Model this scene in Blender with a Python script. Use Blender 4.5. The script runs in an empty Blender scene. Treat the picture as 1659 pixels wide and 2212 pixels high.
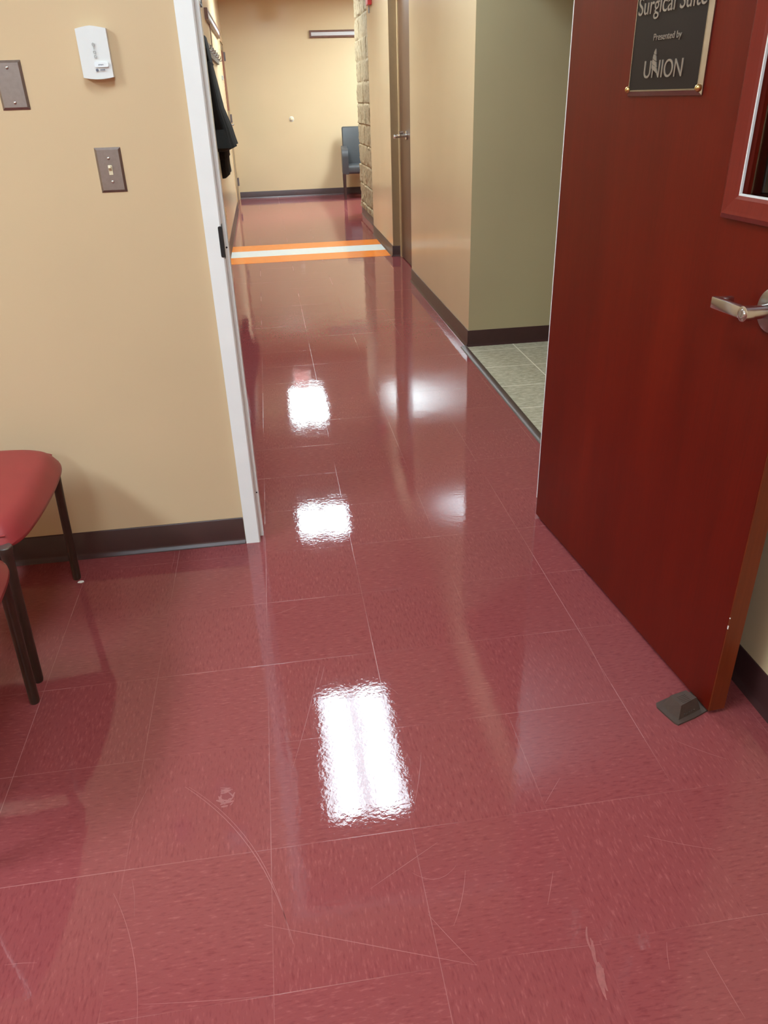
import bpy, bmesh, math, random
from mathutils import Vector, Matrix, noise
random.seed(7)
SC = bpy.context.scene
COL = SC.collection

# ------------------------------------------------------------------ camera
F_PX, PITCH, ROLL, YAW, CAM_H = 1646.0, math.radians(28.624), math.radians(-1.900), math.radians(7.4066), 1.4045
cam_data = bpy.data.cameras.new('camera')
cam = bpy.data.objects.new('camera', cam_data); COL.objects.link(cam)
cam_data.sensor_fit = 'VERTICAL'; cam_data.sensor_height = 24.0
cam_data.lens = 24.0 * F_PX / 2212.0
cam_data.clip_start = 0.02
fw = Vector((math.sin(YAW)*math.cos(PITCH), math.cos(YAW)*math.cos(PITCH), -math.sin(PITCH)))
r0 = Vector((math.cos(YAW), -math.sin(YAW), 0)); u0 = r0.cross(fw)
rr = r0*math.cos(ROLL) + u0*math.sin(ROLL); uu = -r0*math.sin(ROLL) + u0*math.cos(ROLL)
cam.matrix_world = Matrix(((rr.x, uu.x, -fw.x, 0), (rr.y, uu.y, -fw.y, 0), (rr.z, uu.z, -fw.z, CAM_H), (0, 0, 0, 1)))
SC.camera = cam

# ------------------------------------------------------------------ world, exposure
W = bpy.data.worlds.new('world'); SC.world = W; W.use_nodes = True
W.node_tree.nodes['Background'].inputs[0].default_value = (0.5, 0.47, 0.42, 1)
W.node_tree.nodes['Background'].inputs[1].default_value = 0.02
vs = SC.view_settings
vs.view_transform = 'Standard'; vs.look = 'None'; vs.gamma = 1.0; vs.use_curve_mapping = False
vs.exposure = 0.05
SC.cycles.use_denoising = True
SC.cycles.max_bounces = 10; SC.cycles.diffuse_bounces = 6; SC.cycles.glossy_bounces = 5

LAMP_CORRIDOR, LAMP_MID, LAMP_FAR, LAMP_OVER, LAMP_ROOM, LAMP_LOBBY = 20.0, 42.0, 38.0, 13.0, 42.0, 66.0     # luminance of the fluorescent panels

# ------------------------------------------------------------------ materials
def srgb(r, g, b):
    f = lambda c: (c/255/12.92) if c/255 <= 0.04045 else ((c/255+0.055)/1.055)**2.4
    return (f(r), f(g), f(b), 1.0)

class NT:
    def __init__(s, name):
        s.m = bpy.data.materials.new(name); s.m.use_nodes = True
        s.t = s.m.node_tree; s.b = s.t.nodes['Principled BSDF']
    def n(s, typ, **kw):
        nd = s.t.nodes.new(typ)
        for k, v in kw.items(): setattr(nd, k, v)
        return nd
    def set(s, inp, v):
        if hasattr(v, 'links') or isinstance(v, bpy.types.NodeSocket): s.t.links.new(v, inp)
        else: inp.default_value = v
    def math(s, op, a, b=0.0, c=None, clamp=False):
        nd = s.n('ShaderNodeMath', operation=op); nd.use_clamp = clamp
        s.set(nd.inputs[0], a); s.set(nd.inputs[1], b)
        if c is not None: s.set(nd.inputs[2], c)
        return nd.outputs[0]
    def mix(s, f, a, b):
        nd = s.n('ShaderNodeMix', data_type='RGBA')
        s.set(nd.inputs[0], f); s.set(nd.inputs[6], a); s.set(nd.inputs[7], b)
        return nd.outputs[2]
    def noise(s, vec, scale, detail=3.0, rough=0.55):
        nd = s.n('ShaderNodeTexNoise'); nd.inputs['Scale'].default_value = scale
        nd.inputs['Detail'].default_value = detail; nd.inputs['Roughness'].default_value = rough
        if vec is not None: s.t.links.new(vec, nd.inputs['Vector'])
        return nd.outputs[0]
    def ramp(s, f, stops):
        nd = s.n('ShaderNodeValToRGB'); cr = nd.color_ramp
        cr.elements[0].position, cr.elements[0].color = stops[0]
        cr.elements[1].position, cr.elements[1].color = stops[-1]
        for p, c in stops[1:-1]:
            e = cr.elements.new(p); e.color = c
        s.t.links.new(f, nd.inputs[0]); return nd.outputs[0]
    def pos(s, obj=False):
        if obj: return s.n('ShaderNodeTexCoord').outputs['Object']
        return s.n('ShaderNodeNewGeometry').outputs['Position']
    def scale(s, vec, sx, sy, sz):
        nd = s.n('ShaderNodeVectorMath', operation='MULTIPLY')
        s.t.links.new(vec, nd.inputs[0]); nd.inputs[1].default_value = (sx, sy, sz); return nd.outputs[0]
    def bump(s, h, strength, dist):
        nd = s.n('ShaderNodeBump'); nd.inputs['Strength'].default_value = strength
        nd.inputs['Distance'].default_value = dist
        s.t.links.new(h, nd.inputs['Height']); s.t.links.new(nd.outputs[0], s.b.inputs['Normal'])
    def done(s, base=None, rough=None, metal=None, spec=None, coat=None, coat_rough=None):
        if base is not None: s.set(s.b.inputs['Base Color'], base)
        if rough is not None: s.set(s.b.inputs['Roughness'], rough)
        if metal is not None: s.b.inputs['Metallic'].default_value = metal
        if spec is not None: s.b.inputs['Specular IOR Level'].default_value = spec
        if coat is not None: s.b.inputs['Coat Weight'].default_value = coat
        if coat_rough is not None: s.b.inputs['Coat Roughness'].default_value = coat_rough
        return s.m

def plain(name, col, rough=0.5, metal=0.0, var=0.06, scale=30.0, bump=0.0, spec=0.5, bscale=None, coat=None):
    k = NT(name); v = k.noise(k.pos(), scale)
    lo = tuple(max(0, c*(1-var)) for c in col[:3])+(1,); hi = tuple(min(1, c*(1+var)) for c in col[:3])+(1,)
    c = k.ramp(v, [(0.3, lo), (0.7, hi)])
    if bump: k.bump(k.noise(k.pos(), bscale or scale*4, 2), bump, 0.002)
    return k.done(c, rough, metal, spec, coat)

WALL_COL = srgb(210, 185, 149)
def wall_paint(name, col, bump=0.06):
    k = NT(name); p = k.pos()
    v = k.noise(p, 1.3, 2)
    c = k.ramp(v, [(0.3, tuple(x*0.97 for x in col[:3])+(1,)), (0.7, tuple(min(1, x*1.03) for x in col[:3])+(1,))])
    k.bump(k.noise(p, 260, 2), bump, 0.0008)
    return k.done(c, 0.22, 0, 0.12)
M = {}
M['wall'] = wall_paint('tan_wall_paint', WALL_COL)
M['wall_dimmed'] = wall_paint('dimmed_tan_wall_paint', srgb(186, 172, 138))  # alcove's dim light put into the paint as a darker, olive tone
M['ceiling'] = plain('white_ceiling_tile', srgb(225, 222, 212), 0.9, var=0.04, scale=80, bump=0.3)
M['base'] = plain('dark_brown_vinyl', srgb(64, 38, 38), 0.33, var=0.08, scale=12)
M['white_metal'] = plain('white_painted_steel', srgb(240, 242, 240), 0.36, var=0.02, scale=9, bump=0.04)
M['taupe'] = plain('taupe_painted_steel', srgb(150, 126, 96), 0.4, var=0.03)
M['cream'] = plain('cream_painted_steel', srgb(205, 176, 134), 0.4, var=0.03)
M['steel'] = plain('brushed_steel', (0.40, 0.37, 0.35, 1), 0.30, 1.0, var=0.08, scale=60)
M['plate_steel'] = plain('brushed_plate_steel', (0.34, 0.29, 0.27, 1), 0.42, 1.0, var=0.06, scale=80)
M['dark_steel'] = plain('dull_dark_steel', srgb(112, 98, 98), 0.4, 0.2, var=0.05)
M['chrome'] = plain('satin_chrome', (0.62, 0.61, 0.60, 1), 0.22, 1.0, var=0.04)
M['brass'] = plain('brass', (0.62, 0.42, 0.16, 1), 0.25, 1.0, var=0.05)
M['bronze_border'] = plain('bevelled_metal_border', (0.40, 0.36, 0.33, 1), 0.22, 1.0, var=0.05)
M['plaque'] = plain('dark_bronze_panel', srgb(36, 27, 24), 0.5, var=0.06, spec=0.25, scale=150)
M['letter'] = plain('raised_pewter_letters', (0.36, 0.31, 0.26, 1), 0.45, 0.6, var=0.05)
M['plastic'] = plain('white_plastic', srgb(226, 228, 226), 0.35, var=0.01)
M['sticker'] = plain('pale_sticker', srgb(236, 242, 244), 0.5, var=0.01)
M['grey_print'] = plain('grey_print', srgb(190, 192, 190), 0.6, var=0.03)
M['blue_print'] = plain('blue_grey_print', srgb(96, 100, 114), 0.6, var=0.03)
M['ivory'] = plain('ivory_plastic', srgb(226, 214, 182), 0.35, var=0.02)
M['black'] = plain('black_slot', srgb(24, 20, 20), 0.6, var=0.1)
M['red_vinyl'] = plain('red_vinyl', srgb(150, 50, 52), 0.42, var=0.05, scale=14, bump=0.12, bscale=500)
M['bronze_leg'] = plain('dark_bronze_metal', srgb(72, 56, 48), 0.35, 0.3, var=0.08, scale=40)
M['cap'] = plain('grey_metal_cap', (0.25, 0.24, 0.23, 1), 0.35, 0.9, var=0.05)
M['black_vinyl'] = plain('charcoal_vinyl', srgb(66, 66, 68), 0.38, var=0.06, scale=14, bump=0.1, bscale=400)
M['dark_wood'] = plain('espresso_wood', srgb(58, 36, 32), 0.4, var=0.12, scale=20)
M['rubber'] = plain('brown_rubber', srgb(74, 58, 50), 0.6, var=0.08, scale=60, bump=0.1)
M['paper'] = plain('white_paper', srgb(240, 240, 238), 0.8, var=0.01)
M['orange'] = plain('orange_floor_tape', srgb(252, 138, 44), 0.12, var=0.04, scale=20, spec=0.2)
M['tape_white'] = plain('white_floor_tape', srgb(238, 248, 246), 0.12, var=0.03, scale=20, spec=0.2)
M['cloth'] = plain('black_cloth', srgb(23, 21, 19), 0.95, var=0.12, scale=40, bump=0.3, bscale=300, spec=0.2)
M['grey_board'] = plain('grey_laminate', srgb(104, 92, 80), 0.55, var=0.05)
M['rail_wood'] = plain('walnut_strip', srgb(104, 66, 52), 0.4, var=0.12, scale=30)
M['cork'] = plain('grey_tack_strip', srgb(196, 192, 192), 0.7, var=0.05, scale=200)
M['alarm_red'] = plain('red_plastic', srgb(190, 50, 52), 0.35, var=0.03)
M['grey_plastic'] = plain('grey_plastic', srgb(150, 150, 146), 0.4, var=0.03)
M['strip'] = plain('dark_vinyl_strip', srgb(74, 55, 48), 0.42, var=0.06)
M['scratch'] = plain('scratched_floor_wax', srgb(158, 92, 90), 0.30, var=0.08, scale=60)
M['scuff'] = plain('dull_floor_scuff', srgb(152, 88, 86), 0.32, var=0.15, scale=120)

# glass of the vision panel
k = NT('vision_glass'); k.b.inputs['Transmission Weight'].default_value = 1.0
k.b.inputs['IOR'].default_value = 1.45
M['glass'] = k.done((0.42, 0.38, 0.34, 1), 0.02)

# wood of the doors: grain stretched along the height
def door_wood(name, dark, mid, light, rough, coat):
    k = NT(name); p = k.pos(True)
    big = k.noise(k.scale(p, 5.0, 5.0, 0.7), 1.0, 4, 0.6)
    fine = k.noise(k.scale(p, 160.0, 160.0, 6.0), 1.0, 3, 0.6)
    v = k.math('ADD', k.math('MULTIPLY', big, 0.72), k.math('MULTIPLY', fine, 0.28))
    c = k.ramp(v, [(0.30, dark), (0.5, mid), (0.72, light)])
    k.bump(fine, 0.05, 0.001)
    return k.done(c, rough, 0, 0.24, coat, 0.12)
M['mahogany'] = door_wood('mahogany_veneer', srgb(84, 15, 5), srgb(98, 19, 7), srgb(112, 25, 9), 0.36, 0.0)
M['brown_door'] = door_wood('brown_door_veneer', srgb(96, 68, 50), srgb(108, 78, 58), srgb(120, 88, 66), 0.4, 0.1)
M['edge_wood'] = door_wood('door_edge_wood', srgb(96, 36, 15), srgb(112, 46, 20), srgb(126, 56, 27), 0.4, 0.1)
M['trim_wood'] = door_wood('mahogany_trim', srgb(100, 28, 20), srgb(114, 35, 26), srgb(126, 43, 32), 0.34, 0.1)

# burgundy vinyl composition tile, 12 inch, waxed
TILE, TX, TY = 0.3048, 0.1824, 2.3320
k = NT('burgundy_vinyl_tile'); p = k.pos()
sx = k.n('ShaderNodeSeparateXYZ'); k.t.links.new(p, sx.inputs[0])
tx = k.math('DIVIDE', k.math('SUBTRACT', sx.outputs[0], TX), TILE)
ty = k.math('DIVIDE', k.math('SUBTRACT', sx.outputs[1], TY), TILE)
ix, iy = k.math('FLOOR', tx), k.math('FLOOR', ty)
par = k.math('ABSOLUTE', k.math('MODULO', k.math('ADD', ix, iy), 2.0))
par = k.math('GREATER_THAN', par, 0.5)
n1 = k.noise(k.scale(p, 190, 40, 1), 1.0, 2.5, 0.6); n2 = k.noise(k.scale(p, 40, 190, 1), 1.0, 2.5, 0.6)
mx = k.n('ShaderNodeMix', data_type='FLOAT'); k.set(mx.inputs[0], par); k.set(mx.inputs[2], n1); k.set(mx.inputs[3], n2)
flk = mx.outputs[0]
cmb = k.n('ShaderNodeCombineXYZ'); k.t.links.new(ix, cmb.inputs[0]); k.t.links.new(iy, cmb.inputs[1])
wn = k.n('ShaderNodeTexWhiteNoise', noise_dimensions='2D'); k.t.links.new(cmb.outputs[0], wn.inputs['Vector'])
cl = k.noise(p, 2.2, 3)
f1 = k.math('ADD', flk, k.math('MULTIPLY', k.math('SUBTRACT', wn.outputs[0], 0.5), 0.05))
f1 = k.math('ADD', f1, k.math('MULTIPLY', k.math('SUBTRACT', cl, 0.5), 0.12))
FD, FM, FL = srgb(126, 58, 60), srgb(138, 68, 69), srgb(152, 82, 82)
colr = k.ramp(f1, [(0.30, FD), (0.46, FM), (0.58, FM), (0.72, FL)])
def seam(t, w):
    d = k.math('ABSOLUTE', k.math('SUBTRACT', k.math('FRACT', k.math('ADD', t, 0.5)), 0.5))
    return k.math('LESS_THAN', d, w)
sv = k.math('MULTIPLY', seam(tx, 0.0026), k.ramp(k.noise(p, 1.7, 1), [(0.42, (0.08,)*3+(1,)), (0.6, (1,)*4)]))
sh = k.math('MULTIPLY', seam(ty, 0.0024), k.ramp(k.noise(k.scale(p, 1, 1, 1), 2.3, 1), [(0.42, (0.10,)*3+(1,)), (0.62, (1,)*4)]))
sm = k.math('MAXIMUM', sv, sh)
colr = k.mix(k.math('MULTIPLY', sm, 0.36), colr, srgb(196, 142, 136))
rg = k.math('ADD', 0.028, k.math('MULTIPLY', k.noise(p, 14, 4), 0.035))
rg = k.math('ADD', rg, k.math('MULTIPLY', sm, 0.25))
hb = k.math('ADD', k.math('MULTIPLY', k.noise(p, 6, 2), 0.8), k.math('MULTIPLY', k.noise(p, 80, 2), 0.2))
hb = k.math('SUBTRACT', hb, k.math('MULTIPLY', sm, 0.15))
k.bump(hb, 0.16, 0.004)
M['vct'] = k.done(colr, rg, 0, 0.58)

# mottled grey green ceramic tile of the alcove
k = NT('mottled_ceramic_tile'); p = k.pos()
sx = k.n('ShaderNodeSeparateXYZ'); k.t.links.new(p, sx.inputs[0])
def grout(axis, off, per, w):
    t = k.math('DIVIDE', k.math('SUBTRACT', sx.outputs[axis], off), per)
    d = k.math('ABSOLUTE', k.math('SUBTRACT', k.math('FRACT', k.math('ADD', t, 0.5)), 0.5))
    return k.math('LESS_THAN', d, w)
g = k.math('MAXIMUM', grout(0, 1.455, 0.333, 0.010), grout(1, 4.494, 0.333, 0.009))
v = k.noise(k.scale(p, 26, 60, 1), 1.0, 6, 0.7)
c = k.ramp(v, [(0.3, srgb(136, 126, 104)), (0.5, srgb(170, 160, 136)), (0.7, srgb(202, 195, 173))])
c = k.mix(g, c, srgb(228, 220, 202))
k.bump(k.math('SUBTRACT', k.math('MULTIPLY', v, 0.3), g), 0.3, 0.002)
M['ceramic'] = k.done(c, 0.45)

# split faced block painted tan, self-shadowing of the rough face darkened into the colour
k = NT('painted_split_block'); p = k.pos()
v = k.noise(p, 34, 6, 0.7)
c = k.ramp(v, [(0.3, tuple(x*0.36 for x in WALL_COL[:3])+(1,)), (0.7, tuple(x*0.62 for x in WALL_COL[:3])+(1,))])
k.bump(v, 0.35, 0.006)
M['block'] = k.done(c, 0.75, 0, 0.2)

def lamp_mat(name, strength, tint=(0.79, 0.98, 1.09, 1)):
    """prismatic diffuser with two fluorescent tubes behind it"""
    k = NT(name); p = k.pos(True)
    sx = k.n('ShaderNodeSeparateXYZ'); k.t.links.new(p, sx.inputs[0])
    d = k.math('ABSOLUTE', k.math('SUBTRACT', k.math('ABSOLUTE', sx.outputs[0]), 0.13))
    g = k.math('POWER', k.math('SUBTRACT', 1.0, k.math('MULTIPLY', d, 5.5), clamp=True), 2.0)
    st = k.math('MULTIPLY', k.math('ADD', 0.40, k.math('MULTIPLY', g, 1.58)), strength)
    k.b.inputs['Emission Color'].default_value = tint
    k.set(k.b.inputs['Emission Strength'], st)
    return k.done((0.85, 0.85, 0.85, 1), 0.5)
M['lamp_corridor'] = lamp_mat('corridor_lamp_diffuser', LAMP_CORRIDOR)
M['lamp_mid'] = lamp_mat('middle_lamp_diffuser', LAMP_MID)
M['lamp_far'] = lamp_mat('far_lamp_diffuser', LAMP_FAR, (0.79, 0.98, 1.05, 1))
M['lamp_over'] = lamp_mat('overhead_lamp_diffuser', LAMP_OVER)
M['lamp_room'] = lamp_mat('room_lamp_diffuser', LAMP_ROOM)
M['lamp_lobby'] = lamp_mat('lobby_lamp_diffuser', LAMP_LOBBY, (0.79, 0.98, 1.05, 1))
k = NT('lit_red_letters'); k.b.inputs['Emission Color'].default_value = (1, 0.08, 0.06, 1)
k.b.inputs['Emission Strength'].default_value = 4.0
M['exit_red'] = k.done((0.8, 0.05, 0.05, 1), 0.4)
k = NT('lit_white_face'); k.b.inputs['Emission Color'].default_value = (1, 0.8, 0.75, 1)
k.b.inputs['Emission Strength'].default_value = 1.5
M['exit_white'] = k.done((0.8, 0.8, 0.8, 1), 0.4)

# ------------------------------------------------------------------ mesh helpers
def obj(name, bm, mat, parent=None, smooth=False, loc=None):
    bmesh.ops.recalc_face_normals(bm, faces=bm.faces)
    me = bpy.data.meshes.new(name); bm.to_mesh(me); bm.free()
    mats = mat if isinstance(mat, (list, tuple)) else [mat]
    for m in mats: me.materials.append(M[m])
    if smooth:
        for pl in me.polygons: pl.use_smooth = True
        try: me.set_sharp_from_angle(angle=math.radians(38))
        except Exception: pass
    o = bpy.data.objects.new(name, me); COL.objects.link(o)
    if parent is not None: o.parent = parent
    if loc: o.location = loc
    return o
def thing(name, label, cat, loc=(0, 0, 0), rz=0.0, group=None):
    o = bpy.data.objects.new(name, None); COL.objects.link(o)
    o.empty_display_size = 0.05
    o.location = loc; o.rotation_euler = (0, 0, rz); o['label'] = label; o['category'] = cat
    if group: o['group'] = group
    return o
def tag(o, label, cat, group=None, kind=None):
    o['label'] = label; o['category'] = cat
    if group: o['group'] = group
    if kind: o['kind'] = kind
    return o
def struct(o, label, cat): return tag(o, label, cat, kind='structure')

def box(bm, x0, x1, y0, y1, z0, z1, bev=0.0, seg=2, mi=0):
    vs_ = [bm.verts.new(c) for c in ((x0,y0,z0),(x1,y0,z0),(x1,y1,z0),(x0,y1,z0),(x0,y0,z1),(x1,y0,z1),(x1,y1,z1),(x0,y1,z1))]
    fs = [bm.faces.new([vs_[i] for i in q]) for q in ((3,2,1,0),(4,5,6,7),(0,1,5,4),(1,2,6,5),(2,3,7,6),(3,0,4,7))]
    for f in fs: f.material_index = mi
    if bev > 0:
        es = list({e for f in fs for e in f.edges})
        bmesh.ops.bevel(bm, geom=es, offset=bev, segments=seg, affect='EDGES', profile=0.5)
    return bm
def B(*a, **kw): return box(bmesh.new(), *a, **kw)
def tube(bm, pts, radii, seg=16, cap=True, squash=None):
    pts = [Vector(p) for p in pts]; rings = []
    for i, p in enumerate(pts):
        d = (pts[min(i+1, len(pts)-1)] - pts[max(i-1, 0)]).normalized()
        a = Vector((0, 0, 1)) if abs(d.z) < 0.9 else Vector((1, 0, 0))
        s1 = d.cross(a).normalized(); s2 = d.cross(s1).normalized()
        r = radii[i] if isinstance(radii, (list, tuple)) else radii
        rings.append([bm.verts.new(p + (s1*math.cos(t) + s2*math.sin(t)*(squash or 1))*r) for t in [2*math.pi*j/seg for j in range(seg)]])
    for a, b in zip(rings, rings[1:]):
        for j in range(seg): bm.faces.new((a[j], a[(j+1) % seg], b[(j+1) % seg], b[j]))
    if cap: bm.faces.new(rings[0][::-1]); bm.faces.new(rings[-1])
    return bm
def T(pts, r, seg=16, **kw): return tube(bmesh.new(), pts, r, seg, **kw)
def prism(bm, outline, axis, a, b):
    """extrude a closed 2D outline along an axis: x:(y,z) y:(x,z) z:(x,y)"""
    def mk(p, t): return {'x': (t, p[0], p[1]), 'y': (p[0], t, p[1]), 'z': (p[0], p[1], t)}[axis]
    va = [bm.verts.new(mk(p, a)) for p in outline]; vb = [bm.verts.new(mk(p, b)) for p in outline]
    n = len(outline)
    for i in range(n): bm.faces.new((va[i], va[(i+1) % n], vb[(i+1) % n], vb[i]))
    bm.faces.new(va[::-1]); bm.faces.new(vb)
    return bm
def dome(bm, c, r, h, d, seg=16, rings=5):
    """round cap at c bulging along unit vector d"""
    d = Vector(d).normalized(); c = Vector(c)
    a = Vector((0, 0, 1)) if abs(d.z) < 0.9 else Vector((1, 0, 0))
    s1 = d.cross(a).normalized(); s2 = d.cross(s1)
    rs = []
    for i in range(rings):
        t = (math.pi/2)*i/rings
        rs.append([bm.verts.new(c + d*h*math.sin(t) + (s1*math.cos(q)+s2*math.sin(q))*r*math.cos(t)) for q in [2*math.pi*j/seg for j in range(seg)]])
    for x, y in zip(rs, rs[1:]):
        for j in range(seg): bm.faces.new((x[j], x[(j+1) % seg], y[(j+1) % seg], y[j]))
    tip = bm.verts.new(c + d*h)
    for j in range(seg): bm.faces.new((rs[-1][j], rs[-1][(j+1) % seg], tip))
    bm.faces.new(rs[0][::-1])
    return bm
def rrect(x0, x1, z0, z1, r, n=6):
    out = []
    for cx, cz, a0 in ((x1-r, z1-r, 0), (x0+r, z1-r, 90), (x0+r, z0+r, 180), (x1-r, z0+r, 270)):
        for i in range(n+1):
            t = math.radians(a0 + 90*i/n); out.append((cx+r*math.cos(t), cz+r*math.sin(t)))
    return out
def bevel_all(bm, off, seg=2, ang=30):
    es = [e for e in bm.edges if len(e.link_faces) == 2 and e.calc_face_angle(0) > math.radians(ang)]
    bmesh.ops.bevel(bm, geom=es, offset=off, segments=seg, affect='EDGES', profile=0.5)
    return bm
def text_bm(s, width, height, depth, x, y, z, align='CENTER', yscale=None):
    """letters standing in the local xz plane, facing -y, fitted to a width"""
    cu = bpy.data.curves.new('letters', 'FONT'); cu.body = s; cu.size = 1.0; cu.extrude = 0.5; cu.align_x = 'LEFT'
    to = bpy.data.objects.new('letters', cu); COL.objects.link(to)
    dg = bpy.context.evaluated_depsgraph_get(); dg.update()
    me = bpy.data.meshes.new_from_object(to.evaluated_get(dg))
    bm = bmesh.new(); bm.from_mesh(me)
    bpy.data.objects.remove(to); bpy.data.curves.remove(cu); bpy.data.meshes.remove(me)
    xs = [v.co.x for v in bm.verts]; x0, x1 = min(xs), max(xs)
    sx_ = width/(x1-x0); sy_ = height/0.70
    for v in bm.verts:
        v.co = Vector((x + (v.co.x-(x0+x1)/2)*sx_, y - v.co.z*depth, z + v.co.y*sy_))
    return bm
def subdiv(o, lv=2):
    m = o.modifiers.new('smooth', 'SUBSURF'); m.levels = lv; m.render_levels = lv
    return o

# ------------------------------------------------------------------ dimensions
CEIL = 2.745
WF = 2.430                                   # room side face of the door wall
XL = -0.435                                  # corridor left wall face
XR = 1.168                                   # corridor right wall face
XR2 = 1.190                                  # its far stretch
YA = 4.605                                   # alcove end wall
Y_FAR = 13.545
HINGE = Vector((0.8876, 2.4069, 0)); DOOR_RZ = math.atan2(-0.99597, 0.08971)

# ------------------------------------------------------------------ floor
bm = bmesh.new(); box(bm, -3.6, 1.14, -4.2, 2.5, -0.06, 0.0); box(bm, -0.6, 1.14, 2.5, 4.6055, -0.06, 0.0)
box(bm, -0.6, 1.6, 4.6055, 9.3, -0.06, 0.0); box(bm, -0.6, 5.2, 9.3, 13.7, -0.06, 0.0)
# wear marks that belong to the floor covering: thin scratch lines and two dull scuffs
def stroke(bm, pts, w, z=0.00025, mi=1):
    pts = [Vector((a, b, z)) for a, b in pts]; L, R = [], []
    for i, p_ in enumerate(pts):
        d = (pts[min(i+1, len(pts)-1)] - pts[max(i-1, 0)]).normalized(); nrm = Vector((-d.y, d.x, 0))
        ww = w*(0.35 + 0.65*math.sin(math.pi*(i+0.5)/len(pts)))
        L.append(bm.verts.new(p_+nrm*ww/2)); R.append(bm.verts.new(p_-nrm*ww/2))
    for i in range(len(pts)-1):
        f = bm.faces.new((L[i], R[i], R[i+1], L[i+1])); f.material_index = mi
def arc(p0, p1, bend, n=14):
    a, b = Vector(p0), Vector(p1); d = b-a; nr = Vector((-d.y, d.x))
    return [tuple(a + d*t + nr*bend*4*t*(1-t)) for t in [i/n for i in range(n+1)]]
SCRATCHES = [((-0.3191, 1.316), (-0.0837, 0.8955), 0.079, 0.0022),
    ((-0.3105, 1.3145), (-0.0886, 0.9054), 0.0875, 0.0016),
    ((-0.4415, 1.0616), (-0.3594, 0.7972), 0.0557, 0.0016),
    ((-0.1391, 0.9437), (0.248, 0.8012), -0.0006, 0.0018),
    ((0.1794, 0.9131), (0.248, 0.8012), -0.0125, 0.0014),
    ((0.2733, 0.9949), (0.2231, 0.8819), 0.0398, 0.0014),
    ((0.4502, 0.9631), (0.4145, 0.8937), 0.0021, 0.0014),
    ((0.6712, 0.7579), (0.6778, 0.6385), -0.0067, 0.0016),
    ((0.7973, 1.7292), (0.785, 1.4924), 0.0123, 0.0014),
    ((0.2443, 1.3264), (0.1993, 1.1733), 0.0145, 0.0012),
    ((0.2307, 1.0696), (0.0749, 0.9858), -0.0012, 0.0012),
    ((0.5478, 1.1938), (0.4903, 1.1299), -0.0026, 0.0012),
    ((0.6083, 0.786), (0.5901, 0.7367), -0.024, 0.0012),
    ((0.0217, 1.6891), (-0.0681, 1.3291), 0.0088, 0.0012),
    ((0.0346, 1.6867), (0.0163, 1.612), 0.0168, 0.0012),
    ((0.668, 1.013), (0.7997, 0.9561), -0.0206, 0.0012),
    ((0.1643, 1.0078), (0.257, 1.0086), -0.2474, 0.001),
    ((-0.3923, 1.0031), (-0.4086, 1.0878), -0.032, 0.001),
    ((-0.4055, 1.3309), (-0.4336, 1.2307), 0.0001, 0.001),
    ((0.8642, 1.256), (0.9536, 1.1803), -0.0262, 0.0012),
    ((-0.3606, 0.8302), (-0.1236, 0.8077), -0.0079, 0.0012),
    ((0.4878, 0.8014), (0.329, 0.808), -0.005, 0.0012),
    ((-0.6202, 0.9435), (-0.5607, 0.9381), 0.0228, 0.0012),
    ((-0.1174, 1.9585), (-0.0299, 1.9917), -0.0492, 0.001),
    ((0.1904, 1.5807), (0.2217, 1.538), 0.0645, 0.001),
    ((-0.4437, 2.4126), (-0.4448, 2.2894), 0.0127, 0.001)]
for p0, p1, bend, w in SCRATCHES: stroke(bm, arc(p0, p1, bend), w*0.75)
rnd = random.Random(3)
for i in range(26):
    t = rnd.uniform(0, 6.28); q = rnd.uniform(0.45, 1.0)
    cx, cy = -0.2214 + 0.019*q*math.cos(t), 1.2719 + 0.030*q*math.sin(t)
    l_ = rnd.uniform(0.004, 0.013); t2 = t + 1.57 + rnd.uniform(-0.5, 0.5)
    stroke(bm, arc((cx-l_*math.cos(t2), cy-l_*math.sin(t2)), (cx+l_*math.cos(t2), cy+l_*math.sin(t2)), rnd.uniform(-0.15, 0.15), 6), rnd.uniform(0.002, 0.0055), 0.0002+0.00001*i, 2)
for i in range(9):
    cx, cy = 0.4644 + rnd.uniform(-0.006, 0.006), 0.7658 + rnd.uniform(-0.045, 0.045)
    stroke(bm, arc((cx-0.004, cy-rnd.uniform(0.01, 0.03)), (cx+0.004, cy+rnd.uniform(0.01, 0.03)), rnd.uniform(-0.1, 0.1), 6), rnd.uniform(0.003, 0.008), 0.0002+0.00001*i, 2)
floor = obj('floor', bm, ['vct', 'scratch', 'scuff'])
struct(floor, 'glossy burgundy vinyl tile floor of the room and corridor', 'floor')
fa = obj('floor_alcove', B(1.14, 3.4, 2.6, 4.6055, -0.06, 0.002), 'ceramic')
struct(fa, 'mottled grey green ceramic tile floor of the side alcove', 'floor')
ceil = bmesh.new(); box(ceil, -3.7, 5.3, -4.3, 13.8, CEIL, CEIL+0.05)
# suspended grid bars
for i in range(-6, 9): box(ceil, -0.005+i*0.6096-0.012, -0.005+i*0.6096+0.012, -4.2, 13.7, CEIL-0.004, CEIL+0.001)
for i in range(-7, 23): box(ceil, -3.6, 5.2, -0.205+i*0.6096-0.012, -0.205+i*0.6096+0.012, CEIL-0.004, CEIL+0.001)
struct(obj('ceiling', ceil, 'ceiling'), 'white suspended tile ceiling', 'ceiling')

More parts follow.
